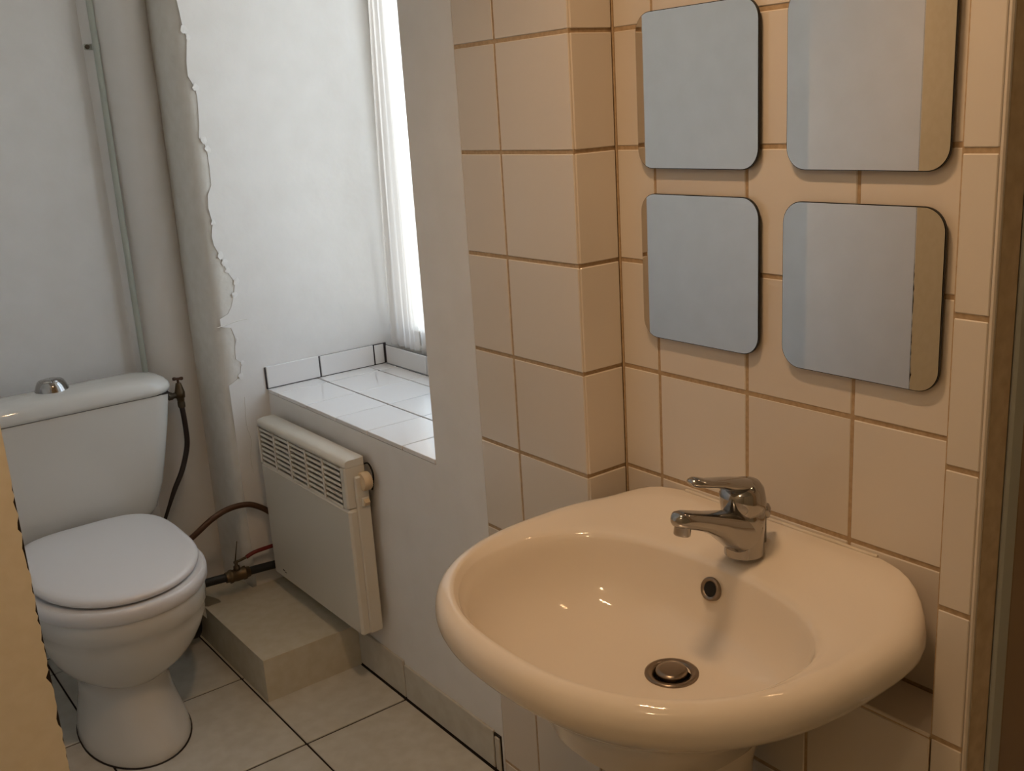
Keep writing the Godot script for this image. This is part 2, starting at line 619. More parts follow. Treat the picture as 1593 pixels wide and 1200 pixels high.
func window() -> void:
	# tiled sill
	var st := mb()
	box(st, Vector3(XB + 0.003, SILL - 0.02, WIN_Z0), Vector3(1.53, SILL - 0.003, WIN_Z1))
	var sill := structure("trim_1", "white tiled window sill", st, M.sill_grout)
	var xs := [XB - 0.001, 1.2885, 1.461, 1.524]
	var zs := [-2.738, -2.667, -2.494, -2.322, -2.155, -1.988, -1.846]
	for i in 3:
		for j in 6:
			var g := 0.0021
			var a := Vector3(xs[i] + (0.0 if i == 0 else g), SILL - 0.011, zs[j] + g)
			var b := Vector3(xs[i + 1] - g, SILL + rng.randf_range(-0.0003, 0.0003), zs[j + 1] - g)
			inst("tile", box_mesh(b - a, 0.0012), M["sill_tile%d" % rng.randi_range(0, 1)], sill).position = (a + b) / 2
	# tiles standing at the side and at the back of the sill
	st = mb()
	box(st, Vector3(XB - 0.004, SILL, WIN_Z0), Vector3(1.53, SILL + 0.064, WIN_Z0 + 0.004))
	box(st, Vector3(1.526, SILL, WIN_Z0), Vector3(1.53, SILL + 0.058, WIN_Z1))
	var up := structure("trim_2", "row of upright white tiles along the window sill", st, M.sill_grout)
	var bx := [XB - 0.003, 1.3, 1.4855, 1.5225]
	for i in 3:
		var a := Vector3(bx[i] + 0.0025, SILL + 0.002, WIN_Z0)
		var b := Vector3(bx[i + 1] - 0.0025, SILL + 0.066 - 0.002 * i, WIN_Z0 + 0.0065)
		inst("tile", box_mesh(b - a, 0.0012), M.sill_tile0, up).position = (a + b) / 2
	for j in 5:
		var a := Vector3(1.5225, SILL + 0.002, zs[1 + j] + 0.0015 - (0.06 if j == 0 else 0.0))
		var b := Vector3(1.53, SILL + 0.058, zs[2 + j] - 0.0015)
		inst("tile", box_mesh(b - a, 0.0012), M.sill_tile1, up).position = (a + b) / 2
	# window: frame, two casements, panes
	st = mb()
	var x0 := 1.578
	var x1 := 1.628
	var y0 := SILL + 0.0
	var y1 := 2.30
	box(st, Vector3(x0, y0, WIN_Z0), Vector3(x1, y1, WIN_Z0 + 0.04), 0.004)
	box(st, Vector3(x0, y0, WIN_Z1 - 0.05), Vector3(x1, y1, WIN_Z1), 0.004)
	box(st, Vector3(x0, y0, WIN_Z0 + 0.04), Vector3(x1, y0 + 0.06, WIN_Z1 - 0.05), 0.004)
	box(st, Vector3(x0, y1 - 0.05, WIN_Z0 + 0.04), Vector3(x1, y1, WIN_Z1 - 0.05), 0.004)
	var w := structure("window_1", "white wooden window behind the sheer curtains", st, M.white_wood)
	var mid := (WIN_Z0 + WIN_Z1) / 2
	for s in [[WIN_Z0 + 0.04, mid - 0.001], [mid + 0.001, WIN_Z1 - 0.05]]:
		st = mb()
		var ya := y0 + 0.06
		var yb := y1 - 0.05
		box(st, Vector3(x0 + 0.006, ya, s[0]), Vector3(x1 - 0.01, yb, s[0] + 0.030), 0.003)
		box(st, Vector3(x0 + 0.006, ya, s[1] - 0.035), Vector3(x1 - 0.01, yb, s[1]), 0.003)
		box(st, Vector3(x0 + 0.006, ya, s[0] + 0.030), Vector3(x1 - 0.01, ya + 0.045, s[1] - 0.035), 0.003)
		box(st, Vector3(x0 + 0.006, yb - 0.04, s[0] + 0.030), Vector3(x1 - 0.01, yb, s[1] - 0.035), 0.003)
		var c := obj("casement", st, M.white_wood, w)
		st = mb()
		box(st, Vector3(1.600, ya + 0.04, s[0] + 0.03), Vector3(1.604, yb - 0.035, s[1] - 0.03))
		obj("pane", st, M.glass, c)
	# sheer curtains
	curtain(-2.722, -2.555, 1.538, 0.772, "narrow sheer white curtain beside the tiled wall corner", 5.0)
	curtain(-2.585, -2.30, 1.562, 0.757, "gathered sheer white curtain hanging before the bright window", 7.0)
	st = mb()
	tube(st, [Vector3(1.550, 2.25, WIN_Z0 + 0.008), Vector3(1.550, 2.25, WIN_Z1 - 0.004)], 0.006, 10, 2)
	tag(obj("curtain_rod", st, M.worn_chrome, self), "thin metal rod that carries the sheer curtains", "curtain rod")

func curtain(z0: float, z1: float, x: float, bottom: float, label: String, waves: float) -> void:
	var t := thing("sheer_curtain", label, "curtain", Vector3.ZERO, "curtains at the window")
	var st := mb()
	var rings := []
	var n := 72
	for side in 1:
		for k in 25:
			var f := k / 24.0
			var y: float = lerp(2.244, bottom + 0.028, f)
			rings.append(curtain_row(z0, z1, x, y, f, waves, n))
	loft(st, rings, false)
	obj("cloth", st, M.sheer, t)
	st = mb()
	rings = []
	for k in [0, 1]:
		rings.append(curtain_row(z0, z1, x - 0.0012, bottom + 0.028 * (1 - k), 1.0, waves, n))
	for k in [1, 0]:
		rings.append(curtain_row(z0, z1, x + 0.0012, bottom + 0.028 * (1 - k), 1.0, waves, n))
	loft(st, rings, false)
	obj("hem", st, M.sheer, t)

func curtain_row(z0: float, z1: float, x: float, y: float, f: float, waves: float, n: int) -> Array:
	var r := []
	for i in n + 1:
		var u := float(i) / n
		var amp: float = lerp(0.003, 0.006, f)
		r.append(Vector3(x + amp * sin(u * TAU * waves + 1.3 * sin(f * 2.0 + u * 5.0)) + 0.002 * sin(u * 31.0 + f * 3.0), y, lerp(lerp(z0 + 0.085, z0, min(1.0, f * 1.05)), z1, u)))
	return r

func tile(parent: Node3D, a: Vector3, b: Vector3, pick := -1) -> void:
	if abs(b.x - a.x) < 0.002 or abs(b.y - a.y) < 0.004 or abs(b.z - a.z) < 0.002:
		return
	var k: int = pick if pick >= 0 else rng.randi_range(0, 2)
	inst("tile", box_mesh((b - a).abs(), 0.0013), M["tile%d" % k], parent).position = (a + b) / 2

func wall_tiles() -> void:
	var rows := []
	for k in range(-5, 10):
		rows.append(ROW0 + ROW * k)
	rows[0] = 0.0
	rows[rows.size() - 1] = CEIL
	var gy := 0.0034
	var gz := 0.0027
	var th := 0.0075
	# --- pillar left of the niche
	var st := mb()
	box(st, Vector3(XB + 0.0013, 0, -1.658), Vector3(1.62, CEIL, -1.3295))
	var pil := structure("wall_pillar", "cream tiled pillar between painted wall and mirror niche", st, M.grout)
	var zs := [-1.658, -1.531, -1.3265]
	for r in rows.size() - 1:
		for c in 2:
			tile(pil, Vector3(XB + rng.randf_range(-0.0004, 0.0004), rows[r] + gy, zs[c] + (gz if c == 1 else 0.0)), Vector3(XB + th, rows[r + 1] - gy, zs[c + 1] - (gz if c == 0 else 0.0025)))
		if rows[r] > 0.59:
			tile(pil, Vector3(XB + 0.0042, rows[r] + gy, -1.3295 - 0.002), Vector3(XA - 0.0025, rows[r + 1] - gy, -1.3265))
	# --- niche with the mirrors
	st = mb()
	box(st, Vector3(XA + 0.0013, 0.56, -1.3295), Vector3(1.62, CEIL, -0.643))
	var nic := structure("wall_mirror", "cream tiled niche wall behind the mirrors", st, M.grout)
	zs = [-1.3265, -1.2358, -1.0410, -0.8458, -0.6445]
	for r in rows.size() - 1:
		if rows[r] < 0.55:
			continue
		for c in 4:
			tile(nic, Vector3(XA + rng.randf_range(-0.0005, 0.0005), rows[r] + gy, zs[c] + gz), Vector3(XA + th, rows[r + 1] - gy, zs[c + 1] - gz))
	# --- wall below the niche, flush with the pillar, with a tiled ledge on top
	st = mb()
	box(st, Vector3(XB + 0.0013, 0, -1.3295), Vector3(1.62, 0.608, -0.643))
	var low := structure("wall_below_niche", "cream tiled wall with a ledge under the washbasin", st, M.grout)
	for r in rows.size() - 1:
		if rows[r] > 0.59:
			break
		for c in 4:
			tile(low, Vector3(XB, rows[r] + gy, zs[c] + gz), Vector3(XB + th, rows[r + 1] - gy - (0.003 if r == 3 else 0.0), zs[c + 1] - gz))
	for c in 4:
		tile(low, Vector3(XB + 0.001, 0.606, zs[c] + gz), Vector3(XA - 0.004, 0.6125, zs[c + 1] - gz))
	# --- narrow strip right of the niche, tiles carried by the wall end
	var strip: Node3D = get_node("wall_strip")
	st = mb()
	box(st, Vector3(XB + 0.0013, 0, -0.6460), Vector3(XB + 0.0076, CEIL, -0.602))
	obj("grout_bed", st, M.grout, strip)
	for r in rows.size() - 1:
		tile(strip, Vector3(XB, rows[r] + gy, -0.6445), Vector3(XB + th, rows[r + 1] - gy, -0.602))
	st = mb()
	box(st, Vector3(XB, 0, -0.602), Vector3(XB + 0.0075, CEIL, -0.5955), 0.002)
	obj("tile_edging", st, M.tile1, strip)
	# grey line of mould under the pillar side is real joint: corner bead of grout
	st = mb()
	tube(st, [Vector3(XA + 0.0005, 0.615, -1.3262), Vector3(XA + 0.0005, CEIL, -1.3262)], 0.0022, 8, 1)
	obj("corner_joint", st, M.grout, pil)

func floor_tiles() -> void:
	var fl: Node3D = get_node("floor")
	var xs := [XB - 0.0085]
	var x := 0.8395
	while x > -1.0:
		xs.append(x)
		x -= 0.391
	xs.append(-0.95)
	var zs := []
	var z := -2.077 - 0.3955 * 2
	zs.append(ZW)
	while z < 1.25:
		zs.append(z)
		z += 0.3955
	zs.append(1.25)
	var g := 0.0025
	for i in xs.size() - 1:
		for j in zs.size() - 1:
			var a := Vector3(xs[i + 1] + g, -0.007, zs[j] + 0.0031)
			var b := Vector3(xs[i] - g, 0.0 + rng.randf_range(-0.0004, 0.0), zs[j + 1] - 0.0031)
			if b.x - a.x < 0.01 or b.z - a.z < 0.01:
				continue
			inst("tile", box_mesh(b - a, 0.0012), M["floor_tile%d" % rng.randi_range(0, 2)], fl).position = (a + b) / 2
	# upright tiles along the foot of the window wall
	var st := mb()
	box(st, Vector3(XB - 0.0035, 0, -2.74), Vector3(XB, 0.094, -1.665))
	var bb := structure("baseboard_window", "row of upright floor tiles along the window wall", st, M.dark_grout)
	var bz := [-2.735, -2.4725, -2.077, -1.687, -1.664]
	var hh := [0.108, 0.108, 0.099, 0.088]
	for i in 4:
		var a := Vector3(XB - 0.007, 0.0025, bz[i] + 0.0027)
		var b := Vector3(XB, hh[i], bz[i + 1] - 0.0027)
		inst("tile", box_mesh(b - a, 0.0012), M.floor_tile1, bb).position = (a + b) / 2

# ------------------------------------------------------------------ toilet
func egg(cx: float, y: float, z_back: float, z_front: float, hw: float, n := 48, sq := 2.0, back_flat := 0.55) -> Array:
	# plan of a bowl or lid: round front, blunter back
	var ring := []
	var zc: float = lerp(z_back, z_front, back_flat)
	for i in n:
		var a := TAU * i / n
		var c := cos(a)
		var s := sin(a)
		var e: float = sq if s > 0 else 2.0
		var front := s >= 0
		var lz: float = (z_front - zc) if front else (zc - z_back)
		var p: float = 2.0 / (2.0 if front else sq)
		var xx: float = sign(c) * pow(abs(c), p) * hw
		var zz: float = sign(s) * pow(abs(s), p) * lz
		ring.append(Vector3(cx + xx, y, zc + zz))
	ring.reverse()
	return ring

func toilet() -> void:
	var ax := 0.568
	var t := thing("toilet", "white ceramic toilet with closed lid and cistern", "toilet", Vector3.ZERO)
	# bowl and foot in one skin
	# [height, back, front, half width, bluntness of the back, widest place, axis]
	var prof := [
		[0.0, -2.64, -2.243, 0.1240, 2.4, 0.5, 0.541], [0.006, -2.64, -2.240, 0.1260, 2.4, 0.5, 0.541], [0.03, -2.64, -2.250, 0.1220, 2.4, 0.5, 0.541], [0.07, -2.635, -2.266, 0.1130, 2.4, 0.5, 0.541], [0.11, -2.63, -2.282, 0.1040, 2.4, 0.5, 0.541],
		[0.15, -2.63, -2.294, 0.1010, 2.4, 0.5, 0.541], [0.185, -2.64, -2.300, 0.1010, 2.4, 0.5, 0.541], [0.191, -2.65, -2.290, 0.114, 2.4, 0.5, 0.543], [0.205, -2.66, -2.275, 0.135, 2.4, 0.5, 0.547], [0.225, -2.67, -2.258, 0.158, 2.4, 0.5, 0.553], [0.25, -2.68, -2.242, 0.173, 2.4, 0.5, 0.556],
		[0.28, -2.70, -2.228, 0.185, 2.4, 0.52, 0.559], [0.31, -2.71, -2.219, 0.192, 2.4, 0.54, 0.560], [0.338, -2.72, -2.2135, 0.1950, 2.4, 0.55, 0.560], [0.341, -2.72, -2.2105, 0.1975, 2.4, 0.55, 0.560], [0.380, -2.72, -2.208, 0.199, 2.4, 0.55, 0.560], [0.390, -2.72, -2.209, 0.198, 2.4, 0.55, 0.560]]
	var rings := []
	for p in prof:
		rings.append(egg(p[6], p[0], p[1], p[2], p[3], 56, p[4], p[5]))
	var st := mb()
	loft(st, rings, true, false, true)
	obj("bowl", st, M.ceramic, t)
	# neck under the cistern
	st = mb()
	rings = []
	for p in [[0.13, 0.075, -2.74, -2.60], [0.25, 0.09, -2.80, -2.60], [0.34, 0.14, -2.88, -2.60], [0.389, 0.16, -2.90, -2.60]]:
		rings.append(egg(ax, p[0], p[2], p[3], p[1], 32, 4.0, 0.5))
	loft(st, rings, true, true, true)
	obj("neck", st, M.ceramic, t)
	# dark sealant round the foot
	st = mb()
	var a := egg(0.541, 0.0005, -2.643, -2.2375, 0.1285, 56, 2.4, 0.5)
	var b := egg(0.541, 0.0035, -2.64, -2.2405, 0.1255, 56, 2.4, 0.5)
	loft(st, [a, b])
	obj("floor_seal", st, M.dirty_silicone, t)
	# seat ring and lid
	st = mb()
	rings = []
	for p in [[0.391, 0.985], [0.395, 1.0], [0.410, 1.005], [0.420, 0.995], [0.424, 0.97]]:
		var hw: float = 0.205 * p[1]
		rings.append(egg(0.561, p[0], -2.715 + 0.2 * (1 - p[1]), -2.203 - 0.2 * (1 - p[1]), hw, 56, 2.6, 0.55))
	loft(st, rings, true, true, true)
	obj("seat", st, M.seat_plastic, t)
	st = mb()
	rings = []
	for p in [[0.0, 0.97], [0.003, 0.99], [0.010, 1.0], [0.016, 0.985], [0.0195, 0.955], [0.0215, 0.90], [0.0235, 0.75], [0.0245, 0.45], [0.0248, 0.1]]:
		var ring := egg(0.563, 0.0, -2.738 + 0.25 * (1 - p[1]), -2.219 - 0.25 * (1 - p[1]), 0.195 * p[1], 64, 3.8, 0.53)
		for i in ring.size():
			var q: Vector3 = ring[i]
			q.y = 0.428 + p[0] + max(0.0, -(q.z + 2.25)) * 0.022
			ring[i] = q
		rings.append(ring)
	loft(st, rings, true, true, true)
	obj("seat_lid", st, M.seat_plastic, t)
	for s in [-1, 1]:
		st = mb()
		lathe(st, Vector3(ax + s * 0.075 - 0.02, 0.432, -2.742), Vector3.RIGHT, [[0, 0.011], [0.04, 0.011]], 14)
		obj("hinge", st, M.seat_plastic, t)
	# cistern
	var cz := -2.836
	st = mb()
	rings = []
	for p in [[0.398, 0.17, 0.050], [0.402, 0.19, 0.058], [0.43, 0.212, 0.066], [0.50, 0.236, 0.072], [0.58, 0.255, 0.075], [0.66, 0.272, 0.077], [0.752, 0.288, 0.078]]:
		rings.append(rounded_ring(ax + 0.008, p[0], cz, p[1], p[2], 0.05))
	loft(st, rings, true, true, true)
	var cis := obj("cistern", st, M.ceramic, t)
	st = mb()
	rings = []
	for p in [[0.7535, 0.288, 0.077], [0.756, 0.294, 0.082], [0.766, 0.297, 0.084], [0.778, 0.294, 0.082], [0.789, 0.284, 0.077], [0.797, 0.268, 0.072], [0.802, 0.24, 0.055], [0.805, 0.18, 0.03], [0.806, 0.08, 0.01]]:
		rings.append(rounded_ring(ax + 0.008, p[0], cz, p[1], p[2], 0.065))
	loft(st, rings, true, true, true)
	var lid := obj("cistern_lid", st, M.ceramic, t)
	st = mb()
	box(st, Vector3(ax - 0.272, 0.7515, cz - 0.07), Vector3(ax + 0.288, 0.7545, cz + 0.0755))
	obj("joint", st, M.chipped, cis)
	# double flush button
	var bt := Vector3(0.576, 0.802, -2.85)
	st = mb()
	lathe(st, bt, Vector3.UP, [[0, 0.043], [0.005, 0.0425], [0.018, 0.038], [0.028, 0.033], [0.0295, 0.031], [0.027, 0.0275]], 32)
	var btn := obj("flush_button", st, M.chrome, lid)
	for s in [-1, 1]:
		st = mb()
		var half := []
		var half2 := []
		var half3 := []
		for i in 17:
			var an := -PI / 2 + PI * i / 16.0
			var q := Vector3(s * (cos(an) * 0.0255 + 0.0008), 0.0, sin(an) * 0.0255)
			half.append(bt + Vector3(0, 0.021, 0) + q)
			half2.append(bt + Vector3(0, 0.0305, 0) + q * Vector3(0.98, 1, 0.98))
			half3.append(bt + Vector3(0, 0.034, 0) + q * Vector3(0.55, 1, 0.55) + Vector3(s * 0.0008, 0, 0))
		if s > 0:
			half.reverse()
			half2.reverse()
			half3.reverse()
		loft(st, [half, half2, half3], true, false, true)
		obj("button_half", st, M.chrome, btn)

func rounded_ring(cx: float, y: float, cz: float, hx: float, hz: float, r: float) -> Array:
	r = min(r, min(hx, hz) * 0.95)
	var out := []
	for p in rounded_rect(hx * 2, hz * 2, r, 7):
		# front slightly bowed
		var bow: float = (1.0 - pow(p.x / hx, 2)) * 0.006 if p.y > 0 else 0.0
		out.append(Vector3(cx + p.x, y, cz + p.y + bow))
	out.reverse()
	return out

# ------------------------------------------------------------------ washbasin
var b_c := Vector2(0.915, -0.985)

func basin_outline() -> Array:
	# half width of the basin as seen from above, from the front to the wall
	var half := []
	var xm := 1.0
	var ln := 0.342
	for i in 41:
		var a := PI / 2 * i / 40.0
		var u := pow(cos(a), 2.0 / 2.35)
		var w := pow(sin(a), 2.0 / 2.35)
		half.append(Vector2(xm - ln * u, 0.345 * w))
	for i in range(1, 25):
		var t := i / 24.0
		half.append(Vector2(xm + 0.2235 * t, 0.195 + 0.15 * pow(1.0 - pow(t, 3.5), 0.8)))
	return half

func basin_radius(theta: float, half: Array) -> float:
	# distance from the centre to the outline in the direction theta (0 = to the front)
	var d := Vector2(-cos(theta), abs(sin(theta)))
	var c := Vector2(b_c.x, 0)
	var pts: Array = half.duplicate()
	pts.append(Vector2(1.2235, 0.0))
	var best := 0.3
	for i in pts.size() - 1:
		var hit = Geometry2D.segment_intersects_segment(c, c + d * 2.0, pts[i], pts[i + 1])
		if hit != null:
			best = c.distance_to(hit)
	if abs(sin(theta)) < 1e-6:
		best = c.x - half[0].x if cos(theta) > 0 else 1.2235 - c.x
	return best

func basin() -> void:
	var t := thing("washbasin", "white ceramic washbasin with a rounded front and overflow hole", "washbasin", Vector3.ZERO)
	var half := basin_outline()
	var n := 112
	var angles := []
	var orad := []
	var irad := []
	for i in n:
		var th := TAU * i / n
		angles.append(th)
		orad.append(basin_radius(th, half))
		var c: float = abs(cos(th))
		var s: float = abs(sin(th))
		var ex := 2.4
		var ax: float = 0.222 if cos(th) > 0 else 0.174
		irad.append(pow(pow(c / ax, ex) + pow(s / 0.275, ex), -1.0 / ex))
		irad[i] = min(irad[i], orad[i] * 0.868)
	# [kind, scale, y]: o = share of the outer outline, i = share of the bowl edge, m = between both
	var prof := [["o", 0.44, 0.558], ["o", 0.52, 0.605], ["o", 0.66, 0.65], ["o", 0.80, 0.682], ["o", 0.90, 0.703], ["o", 0.96, 0.718], ["o", 0.985, 0.727], ["o", 0.996, 0.734], ["o", 1.0, 0.742], ["o", 0.997, 0.750], ["o", 0.989, 0.758], ["o", 0.975, 0.766], ["o", 0.955, 0.771], ["o", 0.93, 0.7745], ["o", 0.90, 0.776],
		["m", 0.40, 0.774], ["m", 0.60, 0.7695], ["m", 0.80, 0.766], ["m", 0.92, 0.7635], ["i", 1.0, 0.759], ["i", 0.982, 0.751], ["i", 0.965, 0.738], ["i", 0.94, 0.718], ["i", 0.90, 0.695], ["i", 0.84, 0.674], ["i", 0.75, 0.656], ["i", 0.62, 0.642], ["i", 0.46, 0.632], ["i", 0.30, 0.6255], ["i", 0.13, 0.622]]
	var rings := []
	var dr := Vector2(0.978, -0.975)
	for p in prof:
		var ring := []
		for i in n:
			var th: float = angles[i]
			var rad: float
			if p[0] == "o":
				rad = orad[i] * p[1]
			elif p[0] == "i":
				rad = irad[i] * p[1]
			else:
				rad = lerp(orad[i] * 0.90, irad[i], (p[1] - 0.25) / 0.75)
			var q := Vector2(b_c.x - cos(th) * rad, b_c.y + sin(th) * rad)
			var y: float = p[2]
			if p[0] == "i":
				# the bowl leans towards the drain
				var k: float = clamp((1.0 - p[1]) / 0.87, 0.0, 1.0)
				q = q + (dr - b_c) * k
			if p[0] != "i":
				# the tap deck rises to the wall, the lower skin keeps clear of it
				var back: float = clamp((q.x - 1.09) / 0.135, 0.0, 1.0)
				if y > 0.741:
					y += back * back * 0.010 + back * 0.004
					# no roll against the wall: the deck runs up to the tiles
					y = lerp(y, 0.7915, smoothstep(1.13, 1.214, q.x))
				else:
					q.x = min(q.x, 1.222)
					if y < 0.70 and q.x > 1.10:
						q.x = lerp(q.x, 1.105, clamp((0.74 - y) / 0.12, 0.0, 1.0))
			ring.append(Vector3(q.x, y, q.y))
		rings.append(ring)
	var st := mb()
	loft(st, rings, true, true, false)
	obj("basin", st, M.basin_ceramic, t)
	# drain with its plug
	st = mb()
	var dc := Vector3(dr.x, 0.6215, dr.y)
	lathe(st, dc, Vector3.UP, [[-0.02, 0.022], [0.0, 0.041], [0.0035, 0.0405], [0.005, 0.037], [0.003, 0.029], [-0.006, 0.0265], [-0.016, 0.025]], 36)
	var drain := obj("drain", st, M.worn_chrome, t)
	st = mb()
	lathe(st, dc, Vector3.UP, [[-0.012, 0.010], [0.001, 0.0235], [0.005, 0.0245], [0.008, 0.0235], [0.0095, 0.017], [0.010, 0.004]], 32)
	obj("plug", st, M.worn_chrome, drain)
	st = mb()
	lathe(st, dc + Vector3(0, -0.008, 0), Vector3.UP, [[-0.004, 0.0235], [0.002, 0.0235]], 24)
	obj("drain_shade_disc", st, M.black, drain)  # black disc under the plug, its colour stands in for shade in the gap
	# overflow: ring in the back slope of the bowl
	var oc := Vector3(1.0785, 0.722, -0.988)
	var on := Vector3(-0.95, 0.31, 0.0).normalized()
	st = mb()
	lathe(st, oc, on, [[-0.010, 0.0185], [0.0015, 0.0185], [0.003, 0.017], [0.003, 0.0145], [0.001, 0.0125], [0.0005, 0.0118]], 28)
	var ov := obj("overflow_ring", st, M.worn_chrome, t)
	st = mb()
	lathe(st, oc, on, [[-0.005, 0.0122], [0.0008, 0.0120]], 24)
	obj("overflow_shade_disc", st, M.black, ov)  # no real opening: black disc, the shade inside the overflow painted as colour
	# bead of sealant along the wall
	st = mb()
	var bead := []
	for i in 13:
		bead.append(Vector3(XA - 0.002, 0.7925 + 0.0006 * sin(i * 2.1), lerp(-1.175, -0.795, i / 12.0)))
	tube(st, bead, 0.003, 8, 3)
	obj("sealant", st, M.silicone, t)
	# pedestal
	st = mb()
	rings = []
	for p in [[0.0, 0.115, 0.10], [0.02, 0.112, 0.098], [0.06, 0.098, 0.088], [0.25, 0.088, 0.082], [0.42, 0.088, 0.084], [0.50, 0.092, 0.092], [0.556, 0.102, 0.108]]:
		var ring := []
		for i in 40:
			var a := -TAU * i / 40
			var c := cos(a)
			ring.append(Vector3(min(1.0 + c * p[1], XB - 0.004), p[0], -0.955 + sin(a) * p[2]))
		rings.append(ring)
	loft(st, rings, true, true, true)
	tag(obj("basin_pedestal", st, M.basin_ceramic, self), "white ceramic pedestal standing under the washbasin", "pedestal")

func faucet() -> void:
	var base := Vector3(1.124, 0.7795, -0.960)
	var t := thing("mixer_tap", "chrome single lever mixer tap on the washbasin", "faucet", base)
	var st := mb()
	lathe(st, Vector3.ZERO, Vector3.UP, [[-0.001, 0.0305], [0.012, 0.0302], [0.030, 0.0302], [0.050, 0.0312], [0.062, 0.0312], [0.068, 0.0300]], 36)
	obj("body", st, M.chrome, t)
	# spout: flattened arm that leaves the body low and rises to its tip
	st = mb()
	var rings := []
	var arm := [[0.004, 0.036, 0.036, 0.031], [-0.018, 0.041, 0.0335, 0.0295], [-0.038, 0.051, 0.0260, 0.0265], [-0.062, 0.0645, 0.0190, 0.0225], [-0.09, 0.077, 0.0145, 0.019], [-0.115, 0.0865, 0.0135, 0.0175], [-0.132, 0.0925, 0.0130, 0.0165], [-0.142, 0.0955, 0.0115, 0.0145], [-0.147, 0.097, 0.007, 0.009], [-0.149, 0.0975, 0.002, 0.003]]
	for p in arm:
		var ring := []
		for i in 28:
			var a := TAU * i / 28
			var c := cos(a)
			var s := sin(a)
			var yy: float = p[2] * sign(s) * pow(abs(s), 0.8)
			var zz: float = p[3] * sign(c) * pow(abs(c), 0.8)
			ring.append(Vector3(p[0] + yy * 0.30, p[1] + yy * 0.95, zz))
		rings.append(ring)
	loft(st, rings, true, true, true)
	obj("spout", st, M.chrome, t)
	st = mb()
	lathe(st, Vector3(-0.1305, 0.088, 0), Vector3(-0.20, -0.98, 0), [[0, 0.0125], [0.018, 0.0125], [0.0195, 0.0115], [0.0195, 0.009], [0.016, 0.0085]], 24)
	obj("aerator", st, M.chrome, t)
	# cap and lever
	st = mb()
	lathe(st, Vector3(0, 0.0695, 0), Vector3(-0.17, 0.985, 0), [[0, 0.0305], [0.0015, 0.0340], [0.018, 0.0345], [0.032, 0.0335], [0.041, 0.0290], [0.0455, 0.020], [0.047, 0.006]], 36)
	var cap := obj("cap", st, M.chrome, t)
	st = mb()
	rings = []
	for p in [[0.010, 0.106, 0.010, 0.021], [-0.015, 0.113, 0.011, 0.023], [-0.04, 0.1215, 0.0092, 0.0215], [-0.06, 0.1285, 0.0068, 0.019], [-0.08, 0.134, 0.0060, 0.0175], [-0.095, 0.139, 0.0068, 0.0165], [-0.106, 0.1425, 0.0072, 0.014], [-0.112, 0.1445, 0.0055, 0.010], [-0.115, 0.1455, 0.002, 0.004]]:
		var ring := []
		for i in 24:
			var a := TAU * i / 24
			ring.append(Vector3(p[0] + sin(a) * p[2] * 0.3, p[1] + sin(a) * p[2], cos(a) * p[3]))
		rings.append(ring)
	loft(st, rings, true, true, true)
	obj("lever", st, M.chrome, t)
	st = mb()
	lathe(st, Vector3(-0.0345, 0.092, 0.004), Vector3(-1, 0.05, 0.15), [[-0.004, 0.0055], [0.0005, 0.0055], [0.001, 0.004]], 16)
	var dot := obj("temperature_mark", st, M.blue_plastic, cap)
	st = mb()
	lathe(st, Vector3(-0.0345, 0.092, -0.007), Vector3(-1, 0.05, -0.15), [[-0.004, 0.0055], [0.0003, 0.0055], [0.0008, 0.004]], 16)
	obj("temperature_mark", st, M.red_plastic, cap)
	# rod of the pop-up plug at the back
	st = mb()
	lathe(st, Vector3(0.043, 0.0, 0.004), Vector3.UP, [[0, 0.003], [0.045, 0.003], [0.046, 0.008], [0.060, 0.0095], [0.066, 0.007]], 16)
	obj("plug_rod", st, M.chrome, t)

func mirrors() -> void:
	var spots := [
		[-1.2610, -1.0090, 1.345, 1.5890, 0.4, "square mirror with rounded corners, upper one beside the tiled pillar"],
		[-0.9590, -0.7080, 1.346, 1.5920, -0.3, "square mirror with rounded corners, upper one beside the narrow tile strip"],
		[-1.2580, -1.0080, 1.0610, 1.3045, -0.2, "square mirror with rounded corners, lower one beside the tiled pillar"],
		[-0.9640, -0.7090, 1.0560, 1.3020, 0.5, "square mirror with rounded corners, lower one beside the narrow tile strip"]]
	for s in spots:
		var w: float = s[1] - s[0]
		var h: float = s[3] - s[2]
		var t := thing("square_mirror", s[5], "mirror", Vector3(XA - 0.0075, (s[2] + s[3]) / 2, (s[0] + s[1]) / 2), "mirrors in the tiled niche")
		var st := mb()
		slab(st, Vector3(0, 0, 0), Vector3.BACK, Vector3.UP, Vector3(-0.0035, 0, 0), rounded_rect(w, h, 0.032, 10))
		obj("backing", st, M.mirror_edge, t)
		st = mb()
		slab(st, Vector3(-0.0036, 0, 0), Vector3.BACK, Vector3.UP, Vector3(-0.0007, 0, 0), rounded_rect(w - 0.0022, h - 0.0022, 0.031, 10))
		obj("glass", st, M.mirror, t)
		for k in [[-1, -1], [1, -1], [1, 1], [-1, 1]]:
			st = mb()
			box(st, Vector3(0, k[1] * h * 0.3 - 0.01, k[0] * w * 0.3 - 0.01), Vector3(0.0073, k[1] * h * 0.3 + 0.01, k[0] * w * 0.3 + 0.01))
			obj("adhesive_pad", st, M.mirror_edge, t)

